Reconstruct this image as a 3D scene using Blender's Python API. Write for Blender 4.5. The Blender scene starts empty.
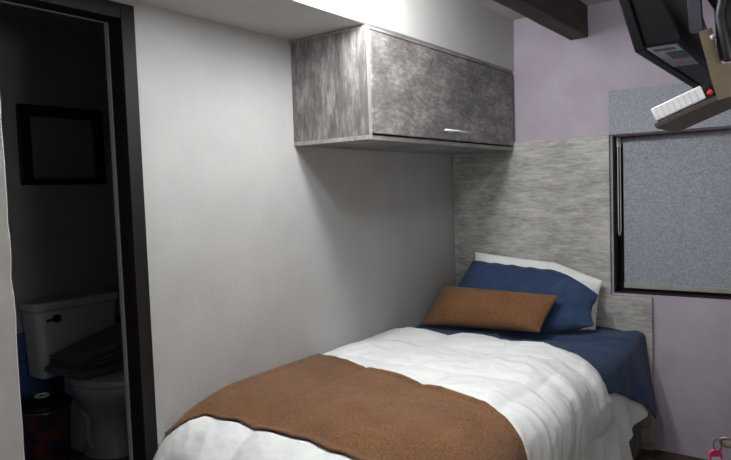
import bpy, bmesh, math, random
import numpy as np
from mathutils import Vector, Matrix, noise
random.seed(4)
S = bpy.context.scene
C = S.collection
PI = math.pi

# ------------------------------------------------------------------ materials
def mat(name, col, rough=.6, metal=0.0, spec=.5):
    m = bpy.data.materials.new(name); m.use_nodes = True
    b = m.node_tree.nodes['Principled BSDF']
    b.inputs['Base Color'].default_value = (*col, 1)
    b.inputs['Roughness'].default_value = rough
    b.inputs['Metallic'].default_value = metal
    b.inputs['Specular IOR Level'].default_value = spec
    return m, m.node_tree, b

def srgb(r, g, b):
    f = lambda c: (c/255/12.92) if c/255 <= .04045 else ((c/255+.055)/1.055)**2.4
    return (f(r), f(g), f(b))

def noisy(name, stops, scale=5, stretch=(1, 1, 1), detail=6, rough=.7, bump=0.0, bscale=None, bstretch=None, metal=0.0, dist=.002, spec=.5, nrough=.55):
    """colour from a noise ramp in object space, optional bump from a second noise"""
    m, nt, b = mat(name, stops[0][1], rough, metal, spec)
    N = nt.nodes; L = nt.links
    tc = N.new('ShaderNodeTexCoord'); mp = N.new('ShaderNodeMapping')
    mp.inputs['Scale'].default_value = stretch
    L.new(tc.outputs['Object'], mp.inputs['Vector'])
    n = N.new('ShaderNodeTexNoise'); n.inputs['Scale'].default_value = scale
    n.inputs['Detail'].default_value = detail; n.inputs['Roughness'].default_value = nrough
    L.new(mp.outputs[0], n.inputs['Vector'])
    r = N.new('ShaderNodeValToRGB')
    while len(r.color_ramp.elements) < len(stops): r.color_ramp.elements.new(.5)
    for e, (p, c) in zip(r.color_ramp.elements, stops):
        e.position = p; e.color = (*c, 1)
    L.new(n.outputs['Fac'], r.inputs['Fac']); L.new(r.outputs[0], b.inputs['Base Color'])
    if bump:
        n2 = N.new('ShaderNodeTexNoise'); n2.inputs['Scale'].default_value = bscale or scale
        n2.inputs['Detail'].default_value = 4
        mp2 = N.new('ShaderNodeMapping'); mp2.inputs['Scale'].default_value = bstretch or (1, 1, 1)
        L.new(tc.outputs['Object'], mp2.inputs['Vector']); L.new(mp2.outputs[0], n2.inputs['Vector'])
        bp = N.new('ShaderNodeBump'); bp.inputs['Strength'].default_value = bump; bp.inputs['Distance'].default_value = dist
        L.new(n2.outputs['Fac'], bp.inputs['Height']); L.new(bp.outputs[0], b.inputs['Normal'])
    return m

def tone(c, k): return tuple(x*k for x in c)

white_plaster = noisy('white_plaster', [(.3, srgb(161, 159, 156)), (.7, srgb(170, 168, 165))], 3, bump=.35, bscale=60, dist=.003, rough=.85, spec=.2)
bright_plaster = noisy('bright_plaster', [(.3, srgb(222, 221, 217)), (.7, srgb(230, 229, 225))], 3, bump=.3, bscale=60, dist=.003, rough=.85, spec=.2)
soffit_white = noisy('soffit_white', [(.3, srgb(186, 185, 182)), (.7, srgb(194, 193, 190))], 2, bump=.2, bscale=18, dist=.004, rough=.8, spec=.2)
ceiling_white = noisy('ceiling_white', [(.3, srgb(182, 179, 174)), (.7, srgb(202, 199, 194))], 9, bump=.4, bscale=30, dist=.003, rough=.9, spec=.2)
lilac = noisy('lilac_paint', [(.3, srgb(160, 149, 162)), (.5, srgb(168, 158, 170)), (.75, srgb(176, 167, 177))], 3.5, bump=.35, bscale=14, dist=.004, rough=.75, spec=.25)

def laminate(name, stretch, lo, mid, hi, streak, pits=True):
    """weathered cement-wood laminate: broad clouds x fine streaks plus small dark pits"""
    m, nt, b = mat(name, mid, .62, 0, .3)
    N = nt.nodes; L = nt.links
    tc = N.new('ShaderNodeTexCoord')
    def tex(scale, st, det, ro=.6):
        mp = N.new('ShaderNodeMapping'); mp.inputs['Scale'].default_value = st
        L.new(tc.outputs['Object'], mp.inputs['Vector'])
        n = N.new('ShaderNodeTexNoise'); n.inputs['Scale'].default_value = scale
        n.inputs['Detail'].default_value = det; n.inputs['Roughness'].default_value = ro
        L.new(mp.outputs[0], n.inputs['Vector']); return n.outputs['Fac']
    a = tex(2.6, (1, 1, 1.2), 5, .6); s1 = tex(9, stretch, 10, .75); s2 = tex(46, streak, 6, .7)
    pit = tex(34, (1, 1, 1), 2, .5)
    def mth(op, x, y):
        k = N.new('ShaderNodeMath'); k.operation = op
        for i, v in enumerate((x, y)):
            if isinstance(v, (int, float)): k.inputs[i].default_value = v
            else: L.new(v, k.inputs[i])
        return k.outputs[0]
    t = mth('ADD', mth('MULTIPLY', a, .26), mth('ADD', mth('MULTIPLY', s1, .42), mth('MULTIPLY', s2, .32)))
    r = N.new('ShaderNodeValToRGB')
    r.color_ramp.elements.new(.5)
    for e, (p, c) in zip(r.color_ramp.elements, [(.39, lo), (.5, mid), (.60, hi)]):
        e.position = p; e.color = (*c, 1)
    L.new(t, r.inputs['Fac'])
    pr = N.new('ShaderNodeValToRGB'); pr.color_ramp.elements[0].position = .25; pr.color_ramp.elements[1].position = .29
    pr.color_ramp.elements[0].color = (.3, .3, .3, 1)
    L.new(pit, pr.inputs['Fac'])
    mx = N.new('ShaderNodeMixRGB'); mx.blend_type = 'MULTIPLY'; mx.inputs['Fac'].default_value = .8 if pits else 0
    L.new(r.outputs[0], mx.inputs[1]); L.new(pr.outputs[0], mx.inputs[2])
    L.new(mx.outputs[0], b.inputs['Base Color'])
    bp = N.new('ShaderNodeBump'); bp.inputs['Strength'].default_value = .15; bp.inputs['Distance'].default_value = .001
    L.new(s2, bp.inputs['Height']); L.new(bp.outputs[0], b.inputs['Normal'])
    return m
lam_door = laminate('laminate_door', (.7, .6, 1.4), srgb(80, 76, 74), srgb(116, 112, 109), srgb(160, 155, 150), (1, .5, 1.3))
lam_side = laminate('laminate_side', (1.5, 1.5, .35), srgb(66, 62, 62), srgb(98, 94, 92), srgb(140, 135, 132), (1.4, 1.4, .25))
lam_head = laminate('laminate_headboard', (.45, .5, 1.6), srgb(118, 116, 112), srgb(162, 159, 154), srgb(192, 189, 183), (.3, .3, 1.6), False)
lam_edge = noisy('laminate_edge', [(.3, srgb(136, 134, 132)), (.7, srgb(156, 154, 152))], 12, (1, 1, .3), rough=.35)
lam_under = laminate('laminate_underside', (1.2, .3, 1), srgb(104, 101, 98), srgb(132, 129, 126), srgb(158, 154, 150), (1.5, .3, 1))

dark_wood = noisy('dark_wood', [(.3, srgb(16, 12, 11)), (.7, srgb(26, 21, 19))], 14, (2, 2, .2), rough=.6, spec=.25, bump=.2, bscale=40, bstretch=(2, 2, .15))
beam_wood = noisy('beam_wood', [(.28, srgb(40, 31, 29)), (.55, srgb(60, 48, 44)), (.8, srgb(80, 65, 59))], 10, (2, .25, 2), rough=.7, bump=.5, bscale=22, bstretch=(2, .2, 2), dist=.004)
floor_wood = noisy('floor_wood', [(.3, srgb(58, 46, 38)), (.7, srgb(82, 66, 54))], 8, (2, .3, 1), rough=.5)

def woven(name, c1, c2, scale=260, rough=.95, bump=.6, dist=.0015, fleck=None, sheen=0.0):
    m, nt, b = mat(name, c1, rough, 0, .15)
    N = nt.nodes; L = nt.links
    tc = N.new('ShaderNodeTexCoord')
    n = N.new('ShaderNodeTexNoise'); n.inputs['Scale'].default_value = scale; n.inputs['Detail'].default_value = 3
    L.new(tc.outputs['Object'], n.inputs['Vector'])
    n2 = N.new('ShaderNodeTexNoise'); n2.inputs['Scale'].default_value = fleck or 7; n2.inputs['Detail'].default_value = 5
    L.new(tc.outputs['Object'], n2.inputs['Vector'])
    ad = N.new('ShaderNodeMath'); ad.operation = 'ADD'
    mu = N.new('ShaderNodeMath'); mu.operation = 'MULTIPLY'; mu.inputs[1].default_value = .75
    mu2 = N.new('ShaderNodeMath'); mu2.operation = 'MULTIPLY'; mu2.inputs[1].default_value = .25
    L.new(n.outputs['Fac'], mu.inputs[0]); L.new(n2.outputs['Fac'], mu2.inputs[0])
    L.new(mu.outputs[0], ad.inputs[0]); L.new(mu2.outputs[0], ad.inputs[1])
    r = N.new('ShaderNodeValToRGB'); r.color_ramp.elements[0].position = .38; r.color_ramp.elements[1].position = .62
    r.color_ramp.elements[0].color = (*c1, 1); r.color_ramp.elements[1].color = (*c2, 1)
    L.new(ad.outputs[0], r.inputs['Fac']); L.new(r.outputs[0], b.inputs['Base Color'])
    bp = N.new('ShaderNodeBump'); bp.inputs['Strength'].default_value = bump; bp.inputs['Distance'].default_value = dist
    L.new(n.outputs['Fac'], bp.inputs['Height']); L.new(bp.outputs[0], b.inputs['Normal'])
    b.inputs['Sheen Weight'].default_value = sheen
    return m
brown_felt = woven('brown_wool', srgb(88, 60, 38), srgb(132, 94, 64), 210, sheen=.15)
navy_cotton = woven('navy_cotton', srgb(42, 58, 86), srgb(54, 72, 102), 300, bump=.3, dist=.0008, sheen=.1)
white_cotton = woven('white_cotton', srgb(218, 219, 217), srgb(232, 233, 231), 200, bump=.25, dist=.0008, sheen=.1)
white_quilt = noisy('white_quilt_cotton', [(.3, srgb(226, 228, 227)), (.7, srgb(236, 237, 235))], 6, bump=.5, bscale=26, dist=.006, rough=.8, spec=.25, detail=4)
mattress_white = woven('mattress_ticking', srgb(170, 170, 170), srgb(190, 190, 190), 200)
blind_cloth = woven('blind_cloth', srgb(128, 131, 138), srgb(160, 163, 171), 150, bump=.3, fleck=70)
towel_grey = woven('grey_towelling', srgb(84, 92, 98), srgb(112, 120, 126), 120)

black_plastic = noisy('black_plastic', [(.3, srgb(10, 11, 14)), (.7, srgb(15, 17, 20))], 5, rough=.5, spec=.25)
dark_bezel, _, _ = mat('black_bezel', srgb(14, 12, 18), .55, 0, .2)
screen_glass, _, _ = mat('screen_glass', srgb(10, 10, 12), .12)
port_grey = noisy('port_panel_grey', [(.3, srgb(112, 116, 128)), (.7, srgb(124, 128, 140))], 20, rough=.45)
slot_black, _, _ = mat('slot_black', (.006, .006, .008), .5)
steel = noisy('brushed_steel', [(.3, srgb(190, 190, 192)), (.7, srgb(215, 215, 217))], 30, (1, 1, .1), rough=.4, metal=.15)
black_steel, _, _ = mat('black_steel', srgb(12, 12, 15), .5, 0)
rail_grey, _, _ = mat('rail_grey_steel', srgb(52, 54, 66), .5, 0)
tan_metal = noisy('tan_painted_metal', [(.3, srgb(102, 88, 70)), (.7, srgb(120, 106, 86))], 8, rough=.5)
tray_brown, _, _ = mat('tray_brown', srgb(74, 62, 56), .55)
satin, _, _ = mat('satin_metal', srgb(225, 225, 228), .5)
ceramic, _, _ = mat('white_ceramic', srgb(190, 192, 196), .2)
red_plastic, _, _ = mat('red_plastic', srgb(215, 45, 65), .4)
white_plastic = noisy('white_plastic', [(.3, srgb(236, 236, 240)), (.7, srgb(246, 246, 250))], 40, rough=.5)
line_grey, _, _ = mat('print_grey', srgb(208, 208, 214), .6)
pink_plastic, _, _ = mat('pink_plastic', srgb(238, 60, 135), .35)
paper_tag, _, _ = mat('tag_paper', srgb(226, 236, 240), .6)
brass, _, _ = mat('aged_brass', srgb(140, 128, 108), .35, .8)
bin_mat = noisy('bin_patterned', [(.35, srgb(52, 30, 26)), (.5, srgb(40, 34, 52)), (.62, srgb(96, 44, 30))], 12, rough=.3)
glass, _, gb = mat('window_glass', (.9, .95, 1), .02); gb.inputs['Transmission Weight'].default_value = 1
bath_wall = noisy('bathroom_wall_paint', [(.3, srgb(140, 139, 141)), (.7, srgb(148, 147, 149))], 3, rough=.7)
art_grey = noisy('picture_print', [(.3, srgb(120, 120, 122)), (.7, srgb(136, 136, 138))], 4, rough=.3)
frame_black, _, _ = mat('picture_frame_black', srgb(18, 16, 16), .4)

def tile_mat(name, c1, c2, mortar, size, rot=0):
    m, nt, b = mat(name, c1, .25)
    N = nt.nodes; L = nt.links
    tc = N.new('ShaderNodeTexCoord'); mp = N.new('ShaderNodeMapping')
    mp.inputs['Rotation'].default_value = rot if isinstance(rot, tuple) else (0, 0, rot)
    L.new(tc.outputs['Object'], mp.inputs['Vector'])
    br = N.new('ShaderNodeTexBrick'); br.offset = 0; br.inputs['Scale'].default_value = 1
    br.inputs['Brick Width'].default_value = size; br.inputs['Row Height'].default_value = size
    br.inputs['Mortar Size'].default_value = .004
    br.inputs['Color1'].default_value = (*c1, 1); br.inputs['Color2'].default_value = (*c2, 1); br.inputs['Mortar'].default_value = (*mortar, 1)
    L.new(mp.outputs[0], br.inputs['Vector']); L.new(br.outputs['Color'], b.inputs['Base Color'])
    return m
blue_tile = tile_mat('blue_wall_tile', srgb(62, 84, 130), srgb(70, 92, 138), srgb(50, 68, 108), .2, (0, PI/2, 0))
floor_tile = tile_mat('bathroom_floor_tile', srgb(86, 90, 98), srgb(94, 98, 106), srgb(34, 34, 38), .05)

# ------------------------------------------------------------------ mesh helpers
def box(bm, x0, x1, y0, y1, z0, z1, M=None):
    vs = [bm.verts.new((x, y, z)) for x in (x0, x1) for y in (y0, y1) for z in (z0, z1)]
    if M is not None:
        for v in vs: v.co = M @ v.co
    for f in ((0, 1, 3, 2), (4, 6, 7, 5), (0, 4, 5, 1), (2, 3, 7, 6), (0, 2, 6, 4), (1, 5, 7, 3)):
        bm.faces.new([vs[i] for i in f])
    return vs

def prism(bm, pts, a, b, axis='y', M=None):
    """extrude a 2-D outline between a and b; outline lies in the other two axes (x,z / y,z / x,y)"""
    def P(p, t):
        c = {'y': (p[0], t, p[1]), 'x': (t, p[0], p[1]), 'z': (p[0], p[1], t)}[axis]
        return (M @ Vector(c)) if M is not None else c
    A = [bm.verts.new(P(p, a)) for p in pts]; B = [bm.verts.new(P(p, b)) for p in pts]
    bm.faces.new(A); bm.faces.new(B[::-1])
    n = len(pts)
    for i in range(n): bm.faces.new((A[i], B[i], B[(i+1) % n], A[(i+1) % n]))

def tube(bm, pts, r, n=8, closed=False):
    pts = [Vector(p) for p in pts]; rings = []
    m = len(pts)
    for i, p in enumerate(pts):
        if closed: d = pts[(i+1) % m]-pts[i-1]
        else: d = pts[min(i+1, m-1)]-pts[max(i-1, 0)]
        d.normalize()
        u = d.orthogonal() if not rings else (pu - d*pu.dot(d))
        u.normalize(); pu = u; w = d.cross(u)
        rr = r[i] if isinstance(r, (list, tuple)) else r
        rings.append([bm.verts.new(p+(u*math.cos(2*PI*k/n)+w*math.sin(2*PI*k/n))*rr) for k in range(n)])
    for i in range(m if closed else m-1):
        a, b = rings[i], rings[(i+1) % m]
        for k in range(n): bm.faces.new((a[k], a[(k+1) % n], b[(k+1) % n], b[k]))
    if not closed:
        bm.faces.new(rings[0][::-1]); bm.faces.new(rings[-1])

def lathe(bm, prof, c=(0, 0, 0), n=32, sx=1, sy=1, shift=None):
    rings = []
    for j, (r, z) in enumerate(prof):
        ox = shift[j] if shift else 0
        rings.append([bm.verts.new((c[0]+ox+math.cos(2*PI*k/n)*r*sx, c[1]+math.sin(2*PI*k/n)*r*sy, c[2]+z)) for k in range(n)])
    for a, b in zip(rings, rings[1:]):
        for k in range(n): bm.faces.new((a[k], a[(k+1) % n], b[(k+1) % n], b[k]))
    bm.faces.new(rings[0][::-1]); bm.faces.new(rings[-1])

def obj(name, bm, m, parent=None, bevel=0, smooth=False, label=None, seg=2):
    bmesh.ops.recalc_face_normals(bm, faces=bm.faces)
    me = bpy.data.meshes.new(name); bm.to_mesh(me); bm.free()
    o = bpy.data.objects.new(name, me); C.objects.link(o)
    for mm in (m if isinstance(m, (list, tuple)) else [m]): me.materials.append(mm)
    if smooth:
        for p in me.polygons: p.use_smooth = True
    if bevel:
        b = o.modifiers.new('bevel', 'BEVEL'); b.width = bevel; b.segments = seg; b.limit_method = 'ANGLE'; b.angle_limit = math.radians(40)
        for p in me.polygons: p.use_smooth = True
        try: me.set_sharp_from_angle(angle=math.radians(50))
        except Exception: pass
    if parent is not None:
        o.parent = parent; o.matrix_parent_inverse = parent.matrix_world.inverted() if False else Matrix.Translation(-Vector(parent['_o'])) if '_o' in parent else Matrix()
    if label: o['label'] = label
    return o

def thing(name, label, cat, loc, group=None):
    e = bpy.data.objects.new(name, None); C.objects.link(e); e.location = loc; e.empty_display_size = .1
    e['label'] = label; e['category'] = cat; e['_o'] = list(loc)
    if group: e['group'] = group
    return e
def tag(o, label, cat, group=None):
    o['label'] = label; o['category'] = cat
    if group: o['group'] = group
    return o
def struct(o): o['kind'] = 'structure'; return o
def B(*a, M=None):
    bm = bmesh.new(); box(bm, *a, M=M); return bm

# ------------------------------------------------------------------ measured layout
CAM = (1.92984, -3.6091, 1.43542); YAW, PITCH, ROLL, F = .62864, .05991, -.0347, 644.712
H = 2.40; XR = 2.75; YF = -4.6
BW = .015                                   # front face of the back wall
DOOR_A, DOOR_B = -2.92, -2.31               # clear opening of the bathroom doorway
OZ = 2.035
WX0, WX1, WZ0, WZ1 = .962, 1.92, .835, 1.685

# ------------------------------------------------------------------ room shell
struct(obj('floor', B(-.01, XR+.1, YF-.1, .2, -.1, 0), floor_wood))
struct(obj('ceiling', B(-.15, XR+.1, YF-.1, .2, H, H+.1), ceiling_white))
bm = bmesh.new()
box(bm, -.08, 0, DOOR_B+.03, .2, 0, H); box(bm, -.08, 0, YF, DOOR_A-.03, 0, H); box(bm, -.08, 0, DOOR_A-.03, DOOR_B+.03, OZ+.03, H)
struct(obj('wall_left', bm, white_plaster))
bm = bmesh.new()
box(bm, 0, WX0, BW, .2, 0, H); box(bm, WX1, XR, BW, .2, 0, H)
box(bm, WX0, WX1, BW, .2, 0, WZ0); box(bm, WX0, WX1, BW, .2, WZ1, H)
struct(obj('wall_back', bm, lilac))
struct(obj('wall_right', B(XR, XR+.1, YF, .2, 0, H), bright_plaster))
struct(obj('wall_front', B(-.13, XR+.1, YF-.1, YF, 0, H), bright_plaster))
# short white wall return nearest the doorway, rough plaster arris
bm = bmesh.new()
n = 60; rows = []
for i in range(n+1):
    z = H*i/n; w = .003*noise.noise(Vector((0, 0, z*7)))+.003*noise.noise(Vector((3, 0, z*31)))+.001
    rows.append([bm.verts.new(c) for c in ((0, -2.968+w, z), (.545+w, -2.963+w, z), (.56+w, -2.972+w, z), (.56+w*.3, YF, z), (0, YF, z))])
for a, b in zip(rows, rows[1:]):
    for k in range(5): bm.faces.new((a[k], a[(k+1) % 5], b[(k+1) % 5], b[k]))
bm.faces.new(rows[0]); bm.faces.new(rows[-1])
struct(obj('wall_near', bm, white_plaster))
# boxed-in white soffit above the cabinet, wavy plaster face
bm = bmesh.new()
n = 90; rows = []
for i in range(n+1):
    y = YF + (BW-YF)*i/n; w = 0
    rows.append([bm.verts.new(c) for c in ((0, y, 2.106), (.405+w, y, 2.106), (.411+w, y, 2.112), (.413+w, y, 2.25), (.415, y, H), (0, y, H))])
for a, b in zip(rows, rows[1:]):
    for k in range(6): bm.faces.new((a[k], a[(k+1) % 6], b[(k+1) % 6], b[k]))
bm.faces.new(rows[0]); bm.faces.new(rows[-1])
struct(obj('trim_1', bm, soffit_white))

# ceiling beam
bm = bmesh.new(); n = 40; rows = []
for i in range(n+1):
    y = YF + (BW-YF)*i/n
    w = [.004*noise.noise(Vector((y*2, k*3.1, 1))) for k in range(4)]
    rows.append([bm.verts.new(c) for c in ((.738+w[0], y, 2.24+w[1]), (.744+w[0], y, 2.232+w[1]), (.836+w[2], y, 2.232+w[1]), (.841+w[2], y, 2.24+w[1]), (.841+w[3], y, H), (.738+w[3], y, H))])
for a, b in zip(rows, rows[1:]):
    for k in range(6): bm.faces.new((a[k], a[(k+1) % 6], b[(k+1) % 6], b[k]))
bm.faces.new(rows[0]); bm.faces.new(rows[-1])
tag(obj('ceiling_beam', bm, beam_wood), 'dark brown timber beam running under the ceiling to the lilac wall', 'beam')

# ------------------------------------------------------------------ doorway and bathroom
bm = bmesh.new()
o_ = .052
box(bm, -.001, .014, DOOR_B, DOOR_B+o_, 0, OZ+o_)          # architrave, right leg
box(bm, -.001, .014, DOOR_A-.04, DOOR_A, 0, OZ+o_)
box(bm, -.001, .014, DOOR_A, DOOR_B, OZ, OZ+o_)
box(bm, -.062, 0, DOOR_B, DOOR_B+.03, 0, OZ+.03)            # lining
box(bm, -.062, 0, DOOR_A-.03, DOOR_A, 0, OZ+.03)
box(bm, -.062, 0, DOOR_A, DOOR_B, OZ, OZ+.03)
d1 = struct(obj('door_1', bm, dark_wood, bevel=.002))
bm = bmesh.new(); box(bm, -.081, -.062, DOOR_B-.003, DOOR_B+.03, .13, OZ+.03); box(bm, -.081, -.062, DOOR_A, DOOR_B, OZ, OZ+.03)
struct(obj('trim_2', bm, bath_wall))
BX = -1.55; BZ = .13
struct(obj('wall_bathroom_far', B(BX-.1, BX, -3.6, -.9, 0, H), bath_wall))
struct(obj('wall_bathroom_right', B(BX, -.08, -1.0, -.9, 0, H), bath_wall))
struct(obj('wall_bathroom_left', B(BX, -.08, -3.6, -3.5, 0, H), bath_wall))
struct(obj('floor_bathroom', B(BX, -.001, -3.5, -1.0, -.1, BZ), floor_tile))
struct(obj('ceiling_bathroom', B(BX-.1, -.15, -3.6, -.9, H, H+.1), bath_wall))
struct(obj('trim_3', B(BX, BX+.008, -3.5, -1.0, BZ, .75), blue_tile))

pic = thing('picture_frame', 'black framed picture hanging on the dark bathroom wall', 'picture', (BX, -1.67, 1.74))
bm = bmesh.new()
y0, y1, z0, z1, w = -1.91, -1.43, 1.53, 1.957, .06
for a in ((y0, y1, z1-w, z1), (y0, y1, z0, z0+.035), (y0, y0+w, z0+.035, z1-w), (y1-w, y1, z0+.035, z1-w)):
    box(bm, BX+.001, BX+.03, *a)
obj('frame', bm, frame_black, pic, bevel=.003)
obj('picture', B(BX+.002, BX+.012, y0+w-.002, y1-w+.002, z0+.033, z1-w+.002), art_grey, pic)

# toilet
TY = -1.735
toi = thing('toilet', 'white ceramic toilet with its tank against the bathroom wall', 'toilet', (BX+.3, TY, BZ))
def rbox(bm, x0, x1, y0, y1, z0, z1, r, top=1.0, n=6, taper=0):
    """rounded-corner block, lower end scaled by taper"""
    def ring(z, k):
        pts = []
        cx, cy = (x0+x1)/2, (y0+y1)/2
        for (sx, sy, a0) in ((1, 1, 0), (-1, 1, 90), (-1, -1, 180), (1, -1, 270)):
            for i in range(n+1):
                a = math.radians(a0+90*i/n)
                hx, hy = (x1-x0)/2*k-r, (y1-y0)/2*k-r
                pts.append(bm.verts.new((cx+sx*hx+r*math.cos(a), cy+sy*hy+r*math.sin(a), z)))
        return pts
    A, Bb = ring(z0, 1-taper), ring(z1, 1)
    m = len(A)
    for k in range(m): bm.faces.new((A[k], A[(k+1) % m], Bb[(k+1) % m], Bb[k]))
    bm.faces.new(A[::-1]); bm.faces.new(Bb)
bm = bmesh.new(); rbox(bm, BX+.012, BX+.2, TY-.235, TY+.235, .52, .87, .045, taper=.07)
obj('tank', bm, ceramic, toi, bevel=.008)
bm = bmesh.new(); rbox(bm, BX+.01, BX+.215, TY-.25, TY+.25, .872, .918, .05)
obj('tank_lid', bm, ceramic, toi, bevel=.014, seg=4)
bm = bmesh.new()
lx, ly, lz = BX+.203, TY-.135, .83
tube(bm, [(BX+.19, ly, lz), (lx+.012, ly, lz)], .02, 16); tube(bm, [(lx+.006, ly, lz), (lx+.014, ly-.025, lz-.001), (lx+.014, ly-.06, lz-.004)], [.008, .008, .006], 8)
obj('flush_lever', bm, black_steel, toi, smooth=True, label='dark flush lever')
bm = bmesh.new()
cx = BX+.46
prof = [(.125, 0), (.122, .03), (.10, .09), (.098, .16), (.12, .23), (.165, .30), (.185, .36), (.185, .385)]
lathe(bm, prof, (cx, TY, BZ), 40, 1.35, 1, shift=[-.05, -.05, -.06, -.06, -.04, -.01, 0, 0])
rbox(bm, BX+.17, cx-.1, TY-.11, TY+.11, BZ+.0, BZ+.38, .03)
b_ = obj('bowl', bm, ceramic, toi, bevel=.004)
bm = bmesh.new(); lathe(bm, [(.185, 0), (.19, .008), (.19, .03), (.18, .042), (.1, .05)], (cx, TY, BZ+.386), 40, 1.32, 1)
obj('seat', bm, ceramic, toi, smooth=True)
# trapway relief
bm = bmesh.new(); tube(bm, [(cx-.02, TY-.115, BZ+.05), (cx-.06, TY-.118, BZ+.12), (cx-.02, TY-.125, BZ+.18), (cx-.08, TY-.125, BZ+.24)], .018, 8)
obj('trapway', bm, ceramic, toi, smooth=True)

def folded_towel(name, x0, x1, y0, y1, zf, layers, label, tilt=None):
    bm = bmesh.new()
    nx, ny = 14, 16
    for l in range(layers):
        t = .026
        def P(i, j, top):
            x = x0+(x1-x0)*i/nx; y = y0+(y1-y0)*j/ny
            z = zf(x, y, l/layers) if top is False else zf(x, y, (l+1)/layers)-.002
            e = min(i, nx-i, j, ny-j)
            if e == 0: z += .008 if not top else -.008
            return bm.verts.new((x+.004*noise.noise(Vector((l, i, j))), y+.004*noise.noise(Vector((l+9, i, j))), z))
        A = [[P(i, j, False) for j in range(ny+1)] for i in range(nx+1)]
        T = [[P(i, j, True) for j in range(ny+1)] for i in range(nx+1)]
        for i in range(nx):
            for j in range(ny):
                bm.faces.new((A[i][j], A[i][j+1], A[i+1][j+1], A[i+1][j])); bm.faces.new((T[i][j], T[i+1][j], T[i+1][j+1], T[i][j+1]))
        for j in range(ny):
            bm.faces.new((A[0][j], T[0][j], T[0][j+1], A[0][j+1])); bm.faces.new((A[nx][j], A[nx][j+1], T[nx][j+1], T[nx][j]))
        for i in range(nx):
            bm.faces.new((A[i][0], A[i+1][0], T[i+1][0], T[i][0])); bm.faces.new((A[i][ny], T[i][ny], T[i+1][ny], A[i+1][ny]))
    return tag(obj(name, bm, towel_grey, bevel=.004, smooth=True), label, 'towel')
ZT = BZ+.438
folded_towel('folded_towel', BX+.235, BX+.56, TY-.23, TY+.22, lambda x, y, f: ZT+.045*f, 1, 'flat folded dark grey towel lying on the toilet seat')
folded_towel('folded_towel', BX+.245, BX+.54, TY-.21, TY+.21, lambda x, y, f: ZT+.046+f*(.045+.10*max(0, min(1, (y-(TY-.2))/.4))**.8), 3, 'bulky dark grey towel heaped on the flat towel against the tank')

bm = bmesh.new()
bc = (-1.17, -2.06, BZ)
lathe(bm, [(.10, 0), (.108, .01), (.122, .30), (.13, .31), (.128, .325), (.118, .325), (.112, .30), (.1, .03), (.01, .025)], bc, 40)
bn = thing('waste_bin', 'small dark patterned waste bin on the floor beside the toilet', 'bin', bc)
obj('body', bm, bin_mat, bn, smooth=True)
bm = bmesh.new(); lathe(bm, [(.132, .328), (.134, .335), (.12, .352), (.05, .365), (.01, .367)], bc, 40); obj('lid', bm, black_plastic, bn, smooth=True)
bm = bmesh.new(); tube(bm, [(bc[0]+.03*math.cos(a)+.0, bc[1]+.03*math.sin(a), BZ+.372) for a in [2*PI*k/16 for k in range(16)]], .005, 6, closed=True); obj('handle', bm, steel, bn, smooth=True, label='steel lid handle')

# ------------------------------------------------------------------ wall cabinet
ZB, ZTc, YN, DC = 1.645, 2.104, -1.469, .41
cab = thing('wall_cabinet', 'grey weathered laminate wall cabinet mounted high above the bed', 'cabinet', (.2, -.73, ZB))
bm = bmesh.new()
t = .018
box(bm, .002, DC, YN, YN+t, ZB+t, ZTc-.012)
box(bm, .002, DC, -.02-t, -.003, ZB+t, ZTc-.012)
box(bm, .002, .015, YN+t, -.02-t, ZB+t, ZTc-.012)
obj('side_panel', bm, lam_side, cab, bevel=.001)
obj('bottom_panel', B(.002, DC, YN, -.003, ZB, ZB+t), lam_under, cab, bevel=.001)
obj('top_panel', B(.002, DC-.004, YN+.001, -.003, ZTc-.012, ZTc), lam_under, cab, bevel=.001)
obj('edge_band', B(DC, DC+.0025, YN-.0006, YN+t, ZB, ZTc-.012), lam_edge, cab, label='pale front edge strip')
bm = bmesh.new(); box(bm, DC-.012, DC+.006, YN+t+.004, -.02-t+.012, ZB+t+.008, ZTc-.020)
cd = obj('door', bm, lam_door, cab, bevel=.0015)
bm = bmesh.new()
hy0, hy1, hz = -.875, -.62, ZB+t+.052
tube(bm, [(DC+.024, hy0, hz), (DC+.024, hy1, hz)], .005, 10)
tube(bm, [(DC+.003, hy0+.02, hz), (DC+.024, hy0+.02, hz)], .0035, 8); tube(bm, [(DC+.003, hy1-.02, hz), (DC+.024, hy1-.02, hz)], .0035, 8)
hd = obj('handle', bm, satin, cab, smooth=True, label='slim steel bar handle')
hd.parent = cd; hd.matrix_parent_inverse = Matrix()
# ------------------------------------------------------------------ headboard
bm = bmesh.new()
prism(bm, [(.004, .0), (1.161, .0), (1.161, .823), (.951, .823), (.951, 1.693), (.004, 1.693)], -.012, BW-.001, 'y')
tag(obj('headboard', bm, lam_head, bevel=.001), 'tall stepped grey wood-effect headboard panel fixed behind the bed', 'headboard')

# ------------------------------------------------------------------ window, blind, pelmet
bm = bmesh.new()
fy0, fy1 = .135, .175
for a in ((WX0, WX0+.045, WZ0, WZ1), (WX1-.045, WX1, WZ0, WZ1), (WX0+.045, WX1-.045, WZ0, WZ0+.045), (WX0+.045, WX1-.045, WZ1-.045, WZ1), (1.42, 1.46, WZ0+.045, WZ1-.045)):
    box(bm, a[0], a[1], fy0, fy1, a[2], a[3])
win = struct(obj('window_1', bm, dark_wood, bevel=.002))
for (a, b) in ((WX0+.045, 1.42), (1.46, WX1-.045)):
    g = obj('window_pane', B(a, b, .152, .157, WZ0+.045, WZ1-.045), glass); g.parent = win
struct(obj('trim_4', B(WX0, WX1, BW+.001, .135, WZ0-.001, WZ0+.006), dark_wood))
struct(obj('trim_5', B(WX0+.0005, WX0+.006, BW+.001, .134, WZ0+.006, WZ1), dark_wood))
bl = thing('roller_blind', 'grey woven roller blind pulled down over the window', 'blind', (1.45, .1, WZ1))
BY = .098
bm = bmesh.new()
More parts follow.
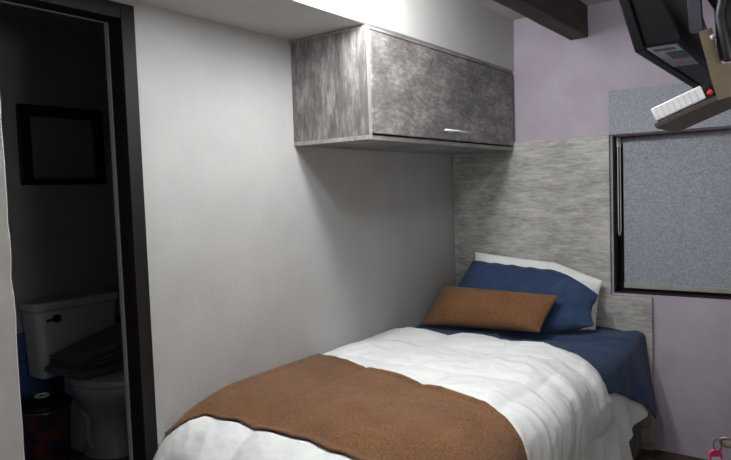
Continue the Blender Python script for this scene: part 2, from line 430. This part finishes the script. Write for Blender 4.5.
nz, nx = 30, 40; X0, X1, Z0, Z1 = .997, 1.90, WZ0+.036, WZ1-.02
g = [[bm.verts.new((X0+(X1-X0)*i/nx, BY+.002*math.sin(i*.35)*(1-j/nz), Z0+(Z1-Z0)*j/nz)) for i in range(nx+1)] for j in range(nz+1)]
for j in range(nz):
    for i in range(nx): bm.faces.new((g[j][i], g[j][i+1], g[j+1][i+1], g[j+1][i]))
bo = obj('blind_fabric', bm, blind_cloth, bl); md = bo.modifiers.new('s', 'SOLIDIFY'); md.thickness = .0012
bm = bmesh.new(); tube(bm, [(X0-.008, BY+.015, WZ1-.022), (X1+.008, BY+.015, WZ1-.022)], .019, 16); obj('roller_tube', bm, blind_cloth, bl, smooth=True)
obj('hem_bar', B(X0-.002, X1+.002, BY-.008, BY+.004, Z0-.018, Z0+.008), lam_edge, bl, bevel=.002, label='pale grey hem bar')
bm = bmesh.new()
cxx = X0-.016
loop = [(cxx+.006*math.cos(a), BY-.035+.014*math.sin(a), 1.16-.012*0) for a in [0]]
path = []
for k in range(24): path.append((cxx, BY-.05, WZ1-.03-(WZ1-.03-1.17)*k/23))
for k in range(1, 10):
    a = PI*k/10; path.append((cxx, BY-.03-.02*math.cos(a), 1.17-.025*math.sin(a)))
for k in range(24): path.append((cxx+.002, BY-.01, 1.17+(WZ1-.03-1.17)*k/23))
tube(bm, path, .0028, 6); obj('chain', bm, steel, bl, smooth=True, label='looped metal bead chain')
obj('bracket', B(WX0+.0065, WX0+.018, BY-.03, BY+.03, WZ1-.055, WZ1-.004), steel, bl, bevel=.002)
pel = tag(obj('pelmet', B(.957, 1.98, -.028, BW-.001, 1.69, 1.921), blind_cloth, bevel=.002), 'flat grey fabric-covered pelmet on the wall above the blind', 'pelmet')

# ------------------------------------------------------------------ bed
bed = thing('bed', 'grey laminate box bed standing along the white wall', 'bed', (.56, -1.05, 0))
bm = bmesh.new(); box(bm, .012, 1.105, -2.1, -.02, .0, .36)
obj('base', bm, lam_side, bed, bevel=.003)
obj('rail', B(1.105, 1.118, -2.09, -.03, .24, .352), lam_edge, bed, bevel=.002, label='pale side rail')
bm = bmesh.new(); rbox(bm, .02, 1.052, -2.08, -.03, .362, .622, .06)
tag(obj('mattress', bm, mattress_white, bevel=.03, seg=4), 'pale mattress under the bedding, on the bed base', 'mattress')

def prof_side(s, x0, rx, rz, flare):
    """arc length s from the wall -> (x, drop): flat, quarter ellipse, flared hang"""
    if s <= x0: return s, 0.0, 0.0
    L = PI/2*math.sqrt((rx*rx+rz*rz)/2)
    if s <= x0+L:
        a = (s-x0)/L*PI/2
        return x0+rx*math.sin(a), rz*(1-math.cos(a)), a/(PI/2)
    d = s-x0-L
    return x0+rx+flare*d, rz+d*math.sqrt(1-flare*flare), 1.0

def nz_(x, y, z, sc): return noise.noise(Vector((x*sc, y*sc, z*sc)))

ZQ = .683
def quilt_point(s, v):
    x, dx, ax = prof_side(s, .93, .185, .155, .07+.09*max(0, min(1, (1.0-v)/.5)))
    y_, dy, ay = prof_side(v, 1.85, .45, .25, .03)
    if x < .003: x = .003
    z = ZQ - math.sqrt(dx*dx+dy*dy)
    P = Vector((x, -y_, z))
    return P, ax, ay
def puff(s, v, ax, ay):
    b0 = run_back(s)-.02; f0 = run_front(s)+.01
    under = max(0, min(1, (v-b0)/.04, (f0-v)/.04))
    return (_puff(s, v, ax, ay)*(1-.6*under)-.014*under)*max(.25, min(1, (v-head_v(s)+.02)/.09))
def _puff(s, v, ax, ay):
    # stitched squares about 0.33 m apart, crisp low seams, soft folds where the cloth hangs
    a = abs(math.sin(PI*(s+.03*nz_(s, v, 2, 3))/.34)); b = abs(math.sin(PI*(v+.12+.03*nz_(s, v, 7, 3))/.36))
    p = .024*(a**.5*b**.5)
    p += .009*nz_(s, v, 0, 4.5)+.004*nz_(s, v, 5, 13)+.0022*nz_(s, v, 9, 30)+.006*max(0, ridge(s*3.1+v*1.7, v*2.3-s))**3
    # creases running off the bed edges
    p += (.25+.75*ax)*.010*ridge(v*7+1.2*nz_(s, v, 3, 2), s*1.6)*min(1, max(0, (s-.75)/.2))
    p += ax*.006*ridge(v*15+s*1.2, s*2.2+3)+(1-ax)*.003*ridge(v*9+s*5, s*8-v*2)
    p += ay*.016*ridge(s*6+.8*nz_(s, v, 8, 2), v*1.2)
    return p
def ridge(a, b):
    n = noise.noise(Vector((a, b, 4.2)))
    return 1-2*abs(n)*1.6
def quilt_surf(s, v, extra=0, pf=1.0):
    P, ax, ay = quilt_point(s, v)
    e = 2e-3
    du = quilt_point(s+e, v)[0]-quilt_point(max(s-e, .004), v)[0]; dv = quilt_point(s, v+e)[0]-quilt_point(s, v-e)[0]
    n = dv.cross(du)
    if n.length < 1e-12: n = Vector((0, 0, 1))
    n.normalize()
    if n.z < 0 and ax < .9 and ay < .9: n = -n
    if ax >= .9 and n.x < 0: n = -n
    if ay >= .9 and ax < .9 and n.y > 0: n = -n
    wall = min(1, s/.05)
    Q = P + n*(puff(s, v, ax, ay)*pf*(.35+.65*wall)+extra)
    if Q.x < .004: Q.x = .004
    return Q

def grid_obj(name, fn, nu, nv, m, thick, off=-1, parent=None, sub=False):
    bm = bmesh.new()
    g = [[bm.verts.new(fn(i/nu, j/nv)) for j in range(nv+1)] for i in range(nu+1)]
    for i in range(nu):
        for j in range(nv): bm.faces.new((g[i][j], g[i][j+1], g[i+1][j+1], g[i+1][j]))
    me = bpy.data.meshes.new(name); bm.to_mesh(me); bm.free()
    # orient: make the average normal of the first quarter point up
    zs = sum(p.normal.z*p.area for p in me.polygons)
    if zs < 0: me.flip_normals()
    o = bpy.data.objects.new(name, me); C.objects.link(o); me.materials.append(m)
    for p in me.polygons: p.use_smooth = True
    if thick:
        sd = o.modifiers.new('s', 'SOLIDIFY'); sd.thickness = thick; sd.offset = off; sd.use_even_offset = False
    return o

def interp(x, tab):
    for (a, b), (c, d) in zip(tab, tab[1:]):
        if x <= c:
            f = max(0, (x-a)/(c-a)); f = f*f*(3-2*f) if False else f
            return b+(d-b)*f
    return tab[-1][1]
# head edge of the quilt: distance from the wall headboard as a function of arc length
def head_v(s): return interp(s, [(0, .70), (.25, .70), (.45, .655), (.7, .67), (.85, .70), (.98, .75), (1.08, .77), (1.15, .76), (1.25, .69), (1.35, .63), (1.5, .54), (1.8, .46)]) + .008*math.sin(s*21)
def run_back(s): return interp(s, [(0, 1.365), (.1, 1.385), (.45, 1.475), (.8, 1.57), (.98, 1.625), (1.15, 1.66), (1.6, 1.68)])
def run_front(s): return interp(s, [(0, 2.20), (.04, 2.15), (.10, 2.075), (.2, 2.07), (.35, 2.075), (.6, 2.075), (.9, 2.10), (1.6, 2.12)])
def quilt_fn(a, b):
    s = 1.70*a; v0 = head_v(s); v = v0+(2.62-v0)*b
    # rolled head edge: sinks on to the sheet
    P = quilt_surf(s, v)
    e = v-v0
    if e < .05: P.z -= .022*(1-e/.05)**2*max(0, min(1, (1.0-s)/.15))
    return P
q = grid_obj('quilt', quilt_fn, 190, 260, white_quilt, .022)
tag(q, 'puffy white stitched quilt spread over the bed', 'quilt')

def runner_fn(a, b):
    s = .002+1.62*a; v0, v1 = run_back(s), run_front(s); v = v0+(v1-v0)*b
    return quilt_surf(s, v, .010+.0015*nz_(s, v, 1, 9))
rn = grid_obj('bed_runner', runner_fn, 130, 80, brown_felt, .006, 1)
tag(rn, 'brown woollen bed runner laid across the foot of the white quilt', 'bed runner')

# navy sheet over the mattress head, hanging with a sloping hem
def sheet_drop(v): return interp(v, [(0, .26), (.14, .36), (.3, .22), (.57, .06), (.8, .02), (1.3, .02)])
def sheet_base(s, v, dx=0, zz=0.648):
    k = max(0, min(1, (v-.08)/.4)); g = max(0, min(1, (v-.45)/.3))
    rr_ = .035+.09*k
    x, d, ax = prof_side(s, 1.115-rr_-.045*g+dx, rr_, rr_*.85, .19*(1-g)+.01)
    P = Vector((max(x, .004), -v, zz-d))
    w = .010*nz_(s, v, 2, 5)+.007*nz_(s, v, 6, 12)+.003*nz_(s, v, 6, 28)
    P.z += w*(1-ax); 
    P.x += ax*(1-g)*(.014*math.sin(v*17+s*3)*min(1, d*4)+.010*ridge(v*7, s*1.3)) 
    P.z -= .024*max(0, ridge(s*2.5+v*5, v*2+3))*(1-ax)*(s > .5)
    return P
def sheet_fn(a, b):
    v = .022+1.1*b; smax = .99+.18+sheet_drop(v)
    P = sheet_base(smax*a, v); 
    return P
sh = grid_obj('bed_sheet', sheet_fn, 150, 110, navy_cotton, .004, 1)
tag(sh, 'navy blue sheet over the head of the mattress, hanging off its right side', 'bed sheet')
def under_fn(a, b):
    v = .06+.72*b; s0 = 1.13; smax = .99+.17+sheet_drop(v)*.96+interp(v, [(0, -.05), (.15, -.05), (.2, .0), (.3, .09), (.5, .22), (1, .28)])
    return sheet_base(s0+(smax-s0)*a, v, -.012, .640)+Vector((-.006, 0, 0))
us = grid_obj('under_sheet', under_fn, 60, 80, white_cotton, .004, 1)
tag(us, 'white sheet corner hanging below the navy sheet at the bedside', 'under sheet')

# pillows
def pillow(name, w, h, t, M, m, label, cat, corner=.06, seed=0, wr=.006, shape=None, seamw=True):
    n1, n2 = 56, 40; bm = bmesh.new()
    def P(u, v, side):
        r = max(abs(u), abs(v))
        # edges pull in between the corners
        x = u*w/2*(1-corner*(1-abs(v)**2)*abs(u)**3)*(1)
        y = v*h/2*(1-corner*1.3*(1-abs(u)**2)*abs(v)**3)
        th = t/2*((1-abs(u)**3.2)*(1-abs(v)**2.8))**.55
        z = side*th
        k = (1-abs(u)**6)*(1-abs(v)**6)
        z += side*wr*(nz_(u*w*1.0+seed, v*h, side, 7)+.6*nz_(u*w+seed, v*h, side, 17))*k
        # tucks radiating from the corners and along the seam
        z += side*wr*1.1*math.sin(28*u*w+seed)*abs(v)**5*k*1.5
        if shape: x, y, z = shape(x, y, z, u, v)
        return Vector((x, y, z))
    F, Bk = {}, {}
    for i in range(n1+1):
        for j in range(n2+1):
            u, v = math.sin(PI/2*(2*i/n1-1)), math.sin(PI/2*(2*j/n2-1))
            F[i, j] = bm.verts.new(M @ P(u, v, 1))
            Bk[i, j] = F[i, j] if i in (0, n1) or j in (0, n2) else bm.verts.new(M @ P(u, v, -1))
    for i in range(n1):
        for j in range(n2):
            bm.faces.new((F[i, j], F[i+1, j], F[i+1, j+1], F[i, j+1]))
            bm.faces.new((Bk[i, j], Bk[i, j+1], Bk[i+1, j+1], Bk[i+1, j]))
    return tag(obj(name, bm, m, smooth=True), label, cat)
def frame(c, lean, yaw=0, roll=0):
    # local X along the width, local Y up the pillow (leaning back towards +y), local Z out of its front (-y)
    R = Matrix.Rotation(yaw, 4, 'Z') @ Matrix.Rotation(PI/2-lean, 4, 'X') @ Matrix.Rotation(roll, 4, 'Z')
    return Matrix.Translation(c) @ R
pillow('pillow', .765, .40, .13, frame((.535, -.095, .818), math.radians(9), 0, math.radians(-4.5)), white_cotton,
       'white pillow standing against the headboard behind the navy pillow', 'pillow', .03, 3, .006, lambda x, y, z, u, v: (x, y-.075*max(0, u-.3)/.7*max(0, v), z))
def blue_shape(x, y, z, u, v):
    x -= .05*(1-u)/2*(1-v)/2 * 1.0
    x += .03*(y/.22)*(1-u)/2
    if u > .3: y -= .125*((u-.3)/.7)**1.5*max(0, v); y -= .14*((u-.3)/.7)*min(0, v); x += .022*(v < 0)*abs(v)
    z += .012*math.exp(-((u-.56-.1*v)/.06)**2)*(1-abs(v)**4)
    z += .010*math.sin(9*v+5*u)*max(0, u-.45)
    z -= .022*math.exp(-((u-.42-.1*v)/.07)**2)*(1-abs(v)**4)
    return x, y, z
pillow('pillow', .82, .44, .17, frame((.525, -.235, .80), math.radians(38), 0, math.radians(-4.5)), navy_cotton,
       'navy blue pillow leaning on the white pillow behind the brown cushion', 'pillow', .04, 8, .018, blue_shape)
pillow('cushion', .675, .235, .13, frame((.425, -.44, .778), math.radians(38), 0, math.radians(-1)), brown_felt,
       'small brown woollen lumbar cushion in front of the navy pillow', 'cushion', .03, 5, .003, lambda x, y, z, u, v: (x+.22*y, y+.018*u*(v < 0)*abs(v), z))

# ------------------------------------------------------------------ television on its arm
tv = thing('television', 'black flat television seen from behind, tilted down from its arm', 'television', (1.56, -1.5, 1.75))
TA = math.radians(16)
A = Vector((1.535, 0, 1.75)); ux = Vector((-math.sin(TA), 0, math.cos(TA))); nx_ = Vector((math.cos(TA), 0, math.sin(TA)))
def TP(n, h): p = A+nx_*n+ux*h; return (p.x, p.z)
y0, y1 = -1.92, -1.0
bm = bmesh.new(); prism(bm, [TP(0, 0), TP(.022, -.002), TP(.026, .47), TP(0, .47)], y0, y1, 'y'); obj('bezel', bm, dark_bezel, tv, bevel=.004)
bm = bmesh.new(); prism(bm, [TP(-.0015, .03), TP(.002, .03), TP(.002, .44), TP(-.0015, .44)], y0+.03, y1-.03, 'y'); obj('screen', bm, screen_glass, tv)
bm = bmesh.new(); prism(bm, [TP(.022, .004), (1.630, 1.760), (1.636, 1.775), TP(.09, .14), TP(.085, .40), TP(.026, .46)], y0+.006, y1-.006, 'y'); obj('back_housing', bm, black_plastic, tv, bevel=.006)
# grey connector panel, grille and sockets on the underside
p0 = Vector((TP(.022, .004)[0], 0, TP(.022, .004)[1])); p1 = Vector((1.630, 0, 1.760)); dd = (p1-p0); nn = Vector((dd.z, 0, -dd.x)).normalized()
def under(a0, a1, ya, yb, t, name, m, parent=tv, **k):
    q0, q1 = p0+dd*a0, p0+dd*a1
    bm = bmesh.new(); prism(bm, [(q0.x, q0.z), (q1.x, q1.z), ((q1+nn*t).x, (q1+nn*t).z), ((q0+nn*t).x, (q0+nn*t).z)], ya, yb, 'y')
    return obj(name, bm, m, parent, **k)
under(.06, .95, y0+.012, y0+.33, .003, 'port_panel', port_grey, label='grey connector panel on the underside')
for i in range(5): under(.2+.13*i, .29+.13*i, y0+.03, y0+.06, .0045, 'socket', slot_black)
under(.42, .92, y0+.09, y0+.19, .005, 'speaker_grille', slot_black, label='black speaker grille')
under(.35, .5, y0+.27, y0+.285, .005, 'indicator', red_plastic, label='small red sticker')

arm = thing('television_bracket', 'tan and black metal television bracket reaching from the right wall', 'bracket', (XR, -1.5, 1.9))
bm = bmesh.new()
for yy in (-1.91, -1.45):
    prism(bm, [(1.653, 1.782), (1.681, 1.782), (1.66, 2.12), (1.632, 2.12)], yy, yy+.03, 'y')
    obj('mounting_rail', bm, rail_grey, arm, bevel=.003, label='grey vertical mounting rail')
    bm = bmesh.new()
box(bm, 1.66, 1.86, -1.88, -1.42, 1.90, 1.94); box(bm, 1.72, 2.45, -1.72, -1.66, 1.86, 1.91); box(bm, 2.40, XR-.02, -1.72, -1.66, 1.84, 1.93)
tube(bm, [(1.74, -1.93, 1.70), (1.72, -1.93, 1.80), (1.74, -1.9, 1.95)], .012, 8)
obj('arm', bm, black_steel, arm, bevel=.003)
obj('wall_plate', B(XR-.02, XR-.001, -1.8, -1.58, 1.75, 2.02), black_steel, arm, bevel=.003)
bm = bmesh.new()
prism(bm, [(1.672, 1.782), (1.700, 1.785), (1.718, 1.70), (1.79, 1.70), (1.79, 1.637), (1.712, 1.617), (1.700, 1.66)], -1.906, -1.903, 'y')
prism(bm, [(1.788, 1.637), (1.792, 1.637), (1.792, 1.9), (1.788, 1.9)], -1.906, -1.5, 'y')
tp = obj('side_plate', bm, tan_metal, arm, label='tan painted side plate')
bm = bmesh.new()
tube(bm, [(1.703, -1.915, 1.762), (1.703, -1.90, 1.762)], .006, 12); obj('bolt', bm, steel, arm, smooth=True)
obj('slot', B(1.722, 1.752, -1.908, -1.9055, 1.72, 1.86), slot_black, arm)
# tilted shelf tray under the bracket
SA = math.atan2(1.629-1.565, 1.738-1.577)
sd_ = Vector((math.cos(SA), 0, math.sin(SA))); sn = Vector((-math.sin(SA), 0, math.cos(SA))); S0 = Vector((1.577, 0, 1.565))
def SP(a, h): p = S0+sd_*a+sn*h; return (p.x, p.z)
bm = bmesh.new()
prism(bm, [SP(0, 0), SP(.25, 0), SP(.25, .004), SP(.004, .004), SP(.004, .012), SP(0, .012)], -1.90, -1.66, 'y')
prism(bm, [SP(0, 0), SP(.25, 0), SP(.25, .011), SP(0, .011)], -1.903, -1.899, 'y')
shf = obj('tray', bm, tray_brown, arm, bevel=.001, label='dark brown tilted tray')
dec = thing('decoder_box', 'small white ribbed decoder box lying on the tilted tray under the television', 'decoder', tuple((S0+sd_*.06+sn*.005)[i] if i != 1 else -1.8 for i in range(3)))
bm = bmesh.new(); prism(bm, [SP(.006, .0165), SP(.124, .0165), SP(.124, .050), SP(.006, .050)], -1.896, -1.76, 'y'); obj('casing', bm, white_plastic, dec, bevel=.003)
bm = bmesh.new(); prism(bm, [SP(.008, .0042), SP(.124, .0042), SP(.124, .016), SP(.008, .016)], -1.890, -1.765, 'y'); obj('base', bm, black_plastic, dec, bevel=.002, label='black underside')
bm = bmesh.new(); prism(bm, [SP(.1242, .006), SP(.142, .006), SP(.142, .046), SP(.1242, .046)], -1.892, -1.77, 'y'); obj('end_cap', bm, slot_black, dec, bevel=.002, label='black end with plugs')
bm = bmesh.new()
for i in range(8):
    a = .016+.0132*i
    prism(bm, [SP(a, .019), SP(a+.0016, .019), SP(a+.0016, .046), SP(a, .046)], -1.8972, -1.8955, 'y')
for k in (.0185,):
    prism(bm, [SP(.01, k), SP(.12, k), SP(.12, k+.0012), SP(.01, k+.0012)], -1.8972, -1.8955, 'y')
obj('rib', bm, line_grey, dec)
bm = bmesh.new(); tube(bm, [(Vector((SP(.134, .024)[0], -1.892, SP(.134, .024)[1]))), Vector((SP(.138, .024)[0], -1.902, SP(.138, .024)[1]))], .006, 10); obj('plug', bm, red_plastic, dec, smooth=True, label='red plug')

# ------------------------------------------------------------------ bedside unit just out of frame, its key and pink tag
un = thing('low_cabinet', 'low grey cabinet beside the right edge with a key in its lock', 'cabinet', (2.05, -1.95, 0))
UX = 1.80
obj('carcass', B(UX+.018, 2.35, -2.22, -1.66, 0, .93), lam_side, un, bevel=.002)
dr = obj('door', B(UX, UX+.018, -2.215, -1.665, .04, .90), lam_door, un, bevel=.002)
obj('top_panel', B(UX-.008, 2.36, -2.23, -1.65, .93, .955), lam_edge, un, bevel=.002)
bm = bmesh.new(); tube(bm, [(UX-.004, -2.0, .846), (UX+.001, -2.0, .846)], .011, 16); lk = obj('lock', bm, brass, un, smooth=True); lk.parent = dr; lk.matrix_parent_inverse = Matrix()
ky = thing('key_set', 'brass key in the cabinet lock with a pink name tag hanging from it', 'keys', (1.74, -2.0, .846))
bm = bmesh.new()
tube(bm, [(1.755, -2.0, .846), (UX+.002, -2.0, .846)], .0028, 8)
ring = [(1.742+.014*math.cos(a), -2.0, .846+.009*math.sin(a)) for a in [2*PI*k/20 for k in range(20)]]
tube(bm, ring, .0035, 8, closed=True)
obj('key', bm, brass, ky, smooth=True)
bm = bmesh.new(); tube(bm, [(1.722+.008*math.cos(a), -2.0+.004*math.sin(a), .835+.012*math.sin(a)) for a in [2*PI*k/20 for k in range(20)]], .0011, 6, closed=True); obj('ring', bm, black_steel, ky, smooth=True, label='dark split ring')
def rr(cx, cz, w, h, r, n=6):
    return [(cx+sx*(w/2-r)+r*math.cos(math.radians(a0+90*i/n)), cz+sz*(h/2-r)+r*math.sin(math.radians(a0+90*i/n))) for (sx, sz, a0) in ((1, 1, 0), (-1, 1, 90), (-1, -1, 180), (1, -1, 270)) for i in range(n+1)]
R_ = Matrix.Translation((1.718, -2.0, .80)) @ Matrix.Rotation(math.radians(32), 4, 'Z')
bm = bmesh.new(); prism(bm, rr(0, -.004, .029, .056, .010), -.003, .003, 'y', M=R_)
obj('name_tag', bm, pink_plastic, ky, bevel=.001, label='pink plastic tag')
nt_ = None
bm = bmesh.new(); prism(bm, rr(0, -.008, .020, .034, .003), -.0036, -.0028, 'y', M=R_); nt_ = obj('paper_insert', bm, paper_tag, ky, label='white paper insert')

# ------------------------------------------------------------------ lamps and added fill lights
def emis(name, col, st):
    m = bpy.data.materials.new(name); m.use_nodes = True
    nt = m.node_tree; nt.nodes.clear(); e = nt.nodes.new('ShaderNodeEmission'); o = nt.nodes.new('ShaderNodeOutputMaterial')
    e.inputs['Color'].default_value = (*col, 1); e.inputs['Strength'].default_value = st; nt.links.new(e.outputs[0], o.inputs[0]); return m
def lamp(name, label, x, y, zb, r, st, col):
    l = thing(name, label, 'lamp', (x, y, H))
    bm = bmesh.new(); lathe(bm, [(.055, 0), (.055, -.012), (.03, -.022), (.022, -.03), (.022, zb+r*.8-H), (.012, zb+r*.6-H)], (x, y, H), 24)
    obj('socket', bm, white_plastic, l, smooth=True)
    bm = bmesh.new(); bmesh.ops.create_uvsphere(bm, u_segments=24, v_segments=16, radius=r, matrix=Matrix.Translation((x, y, zb)))
    obj('bulb', bm, emis(name+'_glow', col, st), l, smooth=True)
lamp('ceiling_bulb', 'bare glowing bulb on the ceiling between the white soffit and the beam', .61, -1.74, 2.25, .10, 76, (.96, .98, 1.0))
lamp('ceiling_bulb', 'added fill light bulb, out of view to the right of the dark beam', 1.04, -2.05, 2.20, .09, 44, (.9, .95, 1.0))  # unseen bulb added as fill, softens the shade of the main bulb

fg = thing('fill_globe', 'added round fill light globe, out of view on the right-hand wall', 'lamp', (XR, -3.1, 1.55))  # unseen globe added as low fill for the shaded wall under the cabinet
bm = bmesh.new(); tube(bm, [(XR-.001, -3.1, 1.55), (XR-.02, -3.1, 1.55)], .06, 20); tube(bm, [(XR-.018, -3.1, 1.55), (XR-.07, -3.1, 1.55)], .015, 10); obj('wall_plate', bm, white_plastic, fg, smooth=False)
bm = bmesh.new(); bmesh.ops.create_uvsphere(bm, u_segments=24, v_segments=16, radius=.11, matrix=Matrix.Translation((XR-.17, -3.1, 1.55)))
obj('globe', bm, emis('globe_glow', (1, .975, .97), 25), fg, smooth=True)

# ------------------------------------------------------------------ world, camera
w = bpy.data.worlds.new('world'); S.world = w; w.use_nodes = True
w.node_tree.nodes['Background'].inputs[0].default_value = (.02, .03, .05, 1); w.node_tree.nodes['Background'].inputs[1].default_value = .5
cd_ = bpy.data.cameras.new('camera'); cam = bpy.data.objects.new('camera', cd_); C.objects.link(cam); S.camera = cam
fw = Vector((-math.sin(YAW)*math.cos(PITCH), math.cos(YAW)*math.cos(PITCH), -math.sin(PITCH)))
r0 = fw.cross(Vector((0, 0, 1))).normalized(); u0 = r0.cross(fw)
r1 = math.cos(ROLL)*r0+math.sin(ROLL)*u0; u1 = -math.sin(ROLL)*r0+math.cos(ROLL)*u0
M = Matrix((r1, u1, -fw)).transposed().to_4x4(); M.translation = CAM
cam.matrix_world = M
cd_.sensor_fit = 'HORIZONTAL'; cd_.sensor_width = 36; cd_.lens = F/731*36; cd_.clip_start = .05
S.view_settings.view_transform = 'Standard'; S.view_settings.look = 'None'; S.view_settings.gamma = 1; S.view_settings.exposure = .78; S.view_settings.use_curve_mapping = False
for o in list(bpy.data.objects):
    if '_o' in o: del o['_o']
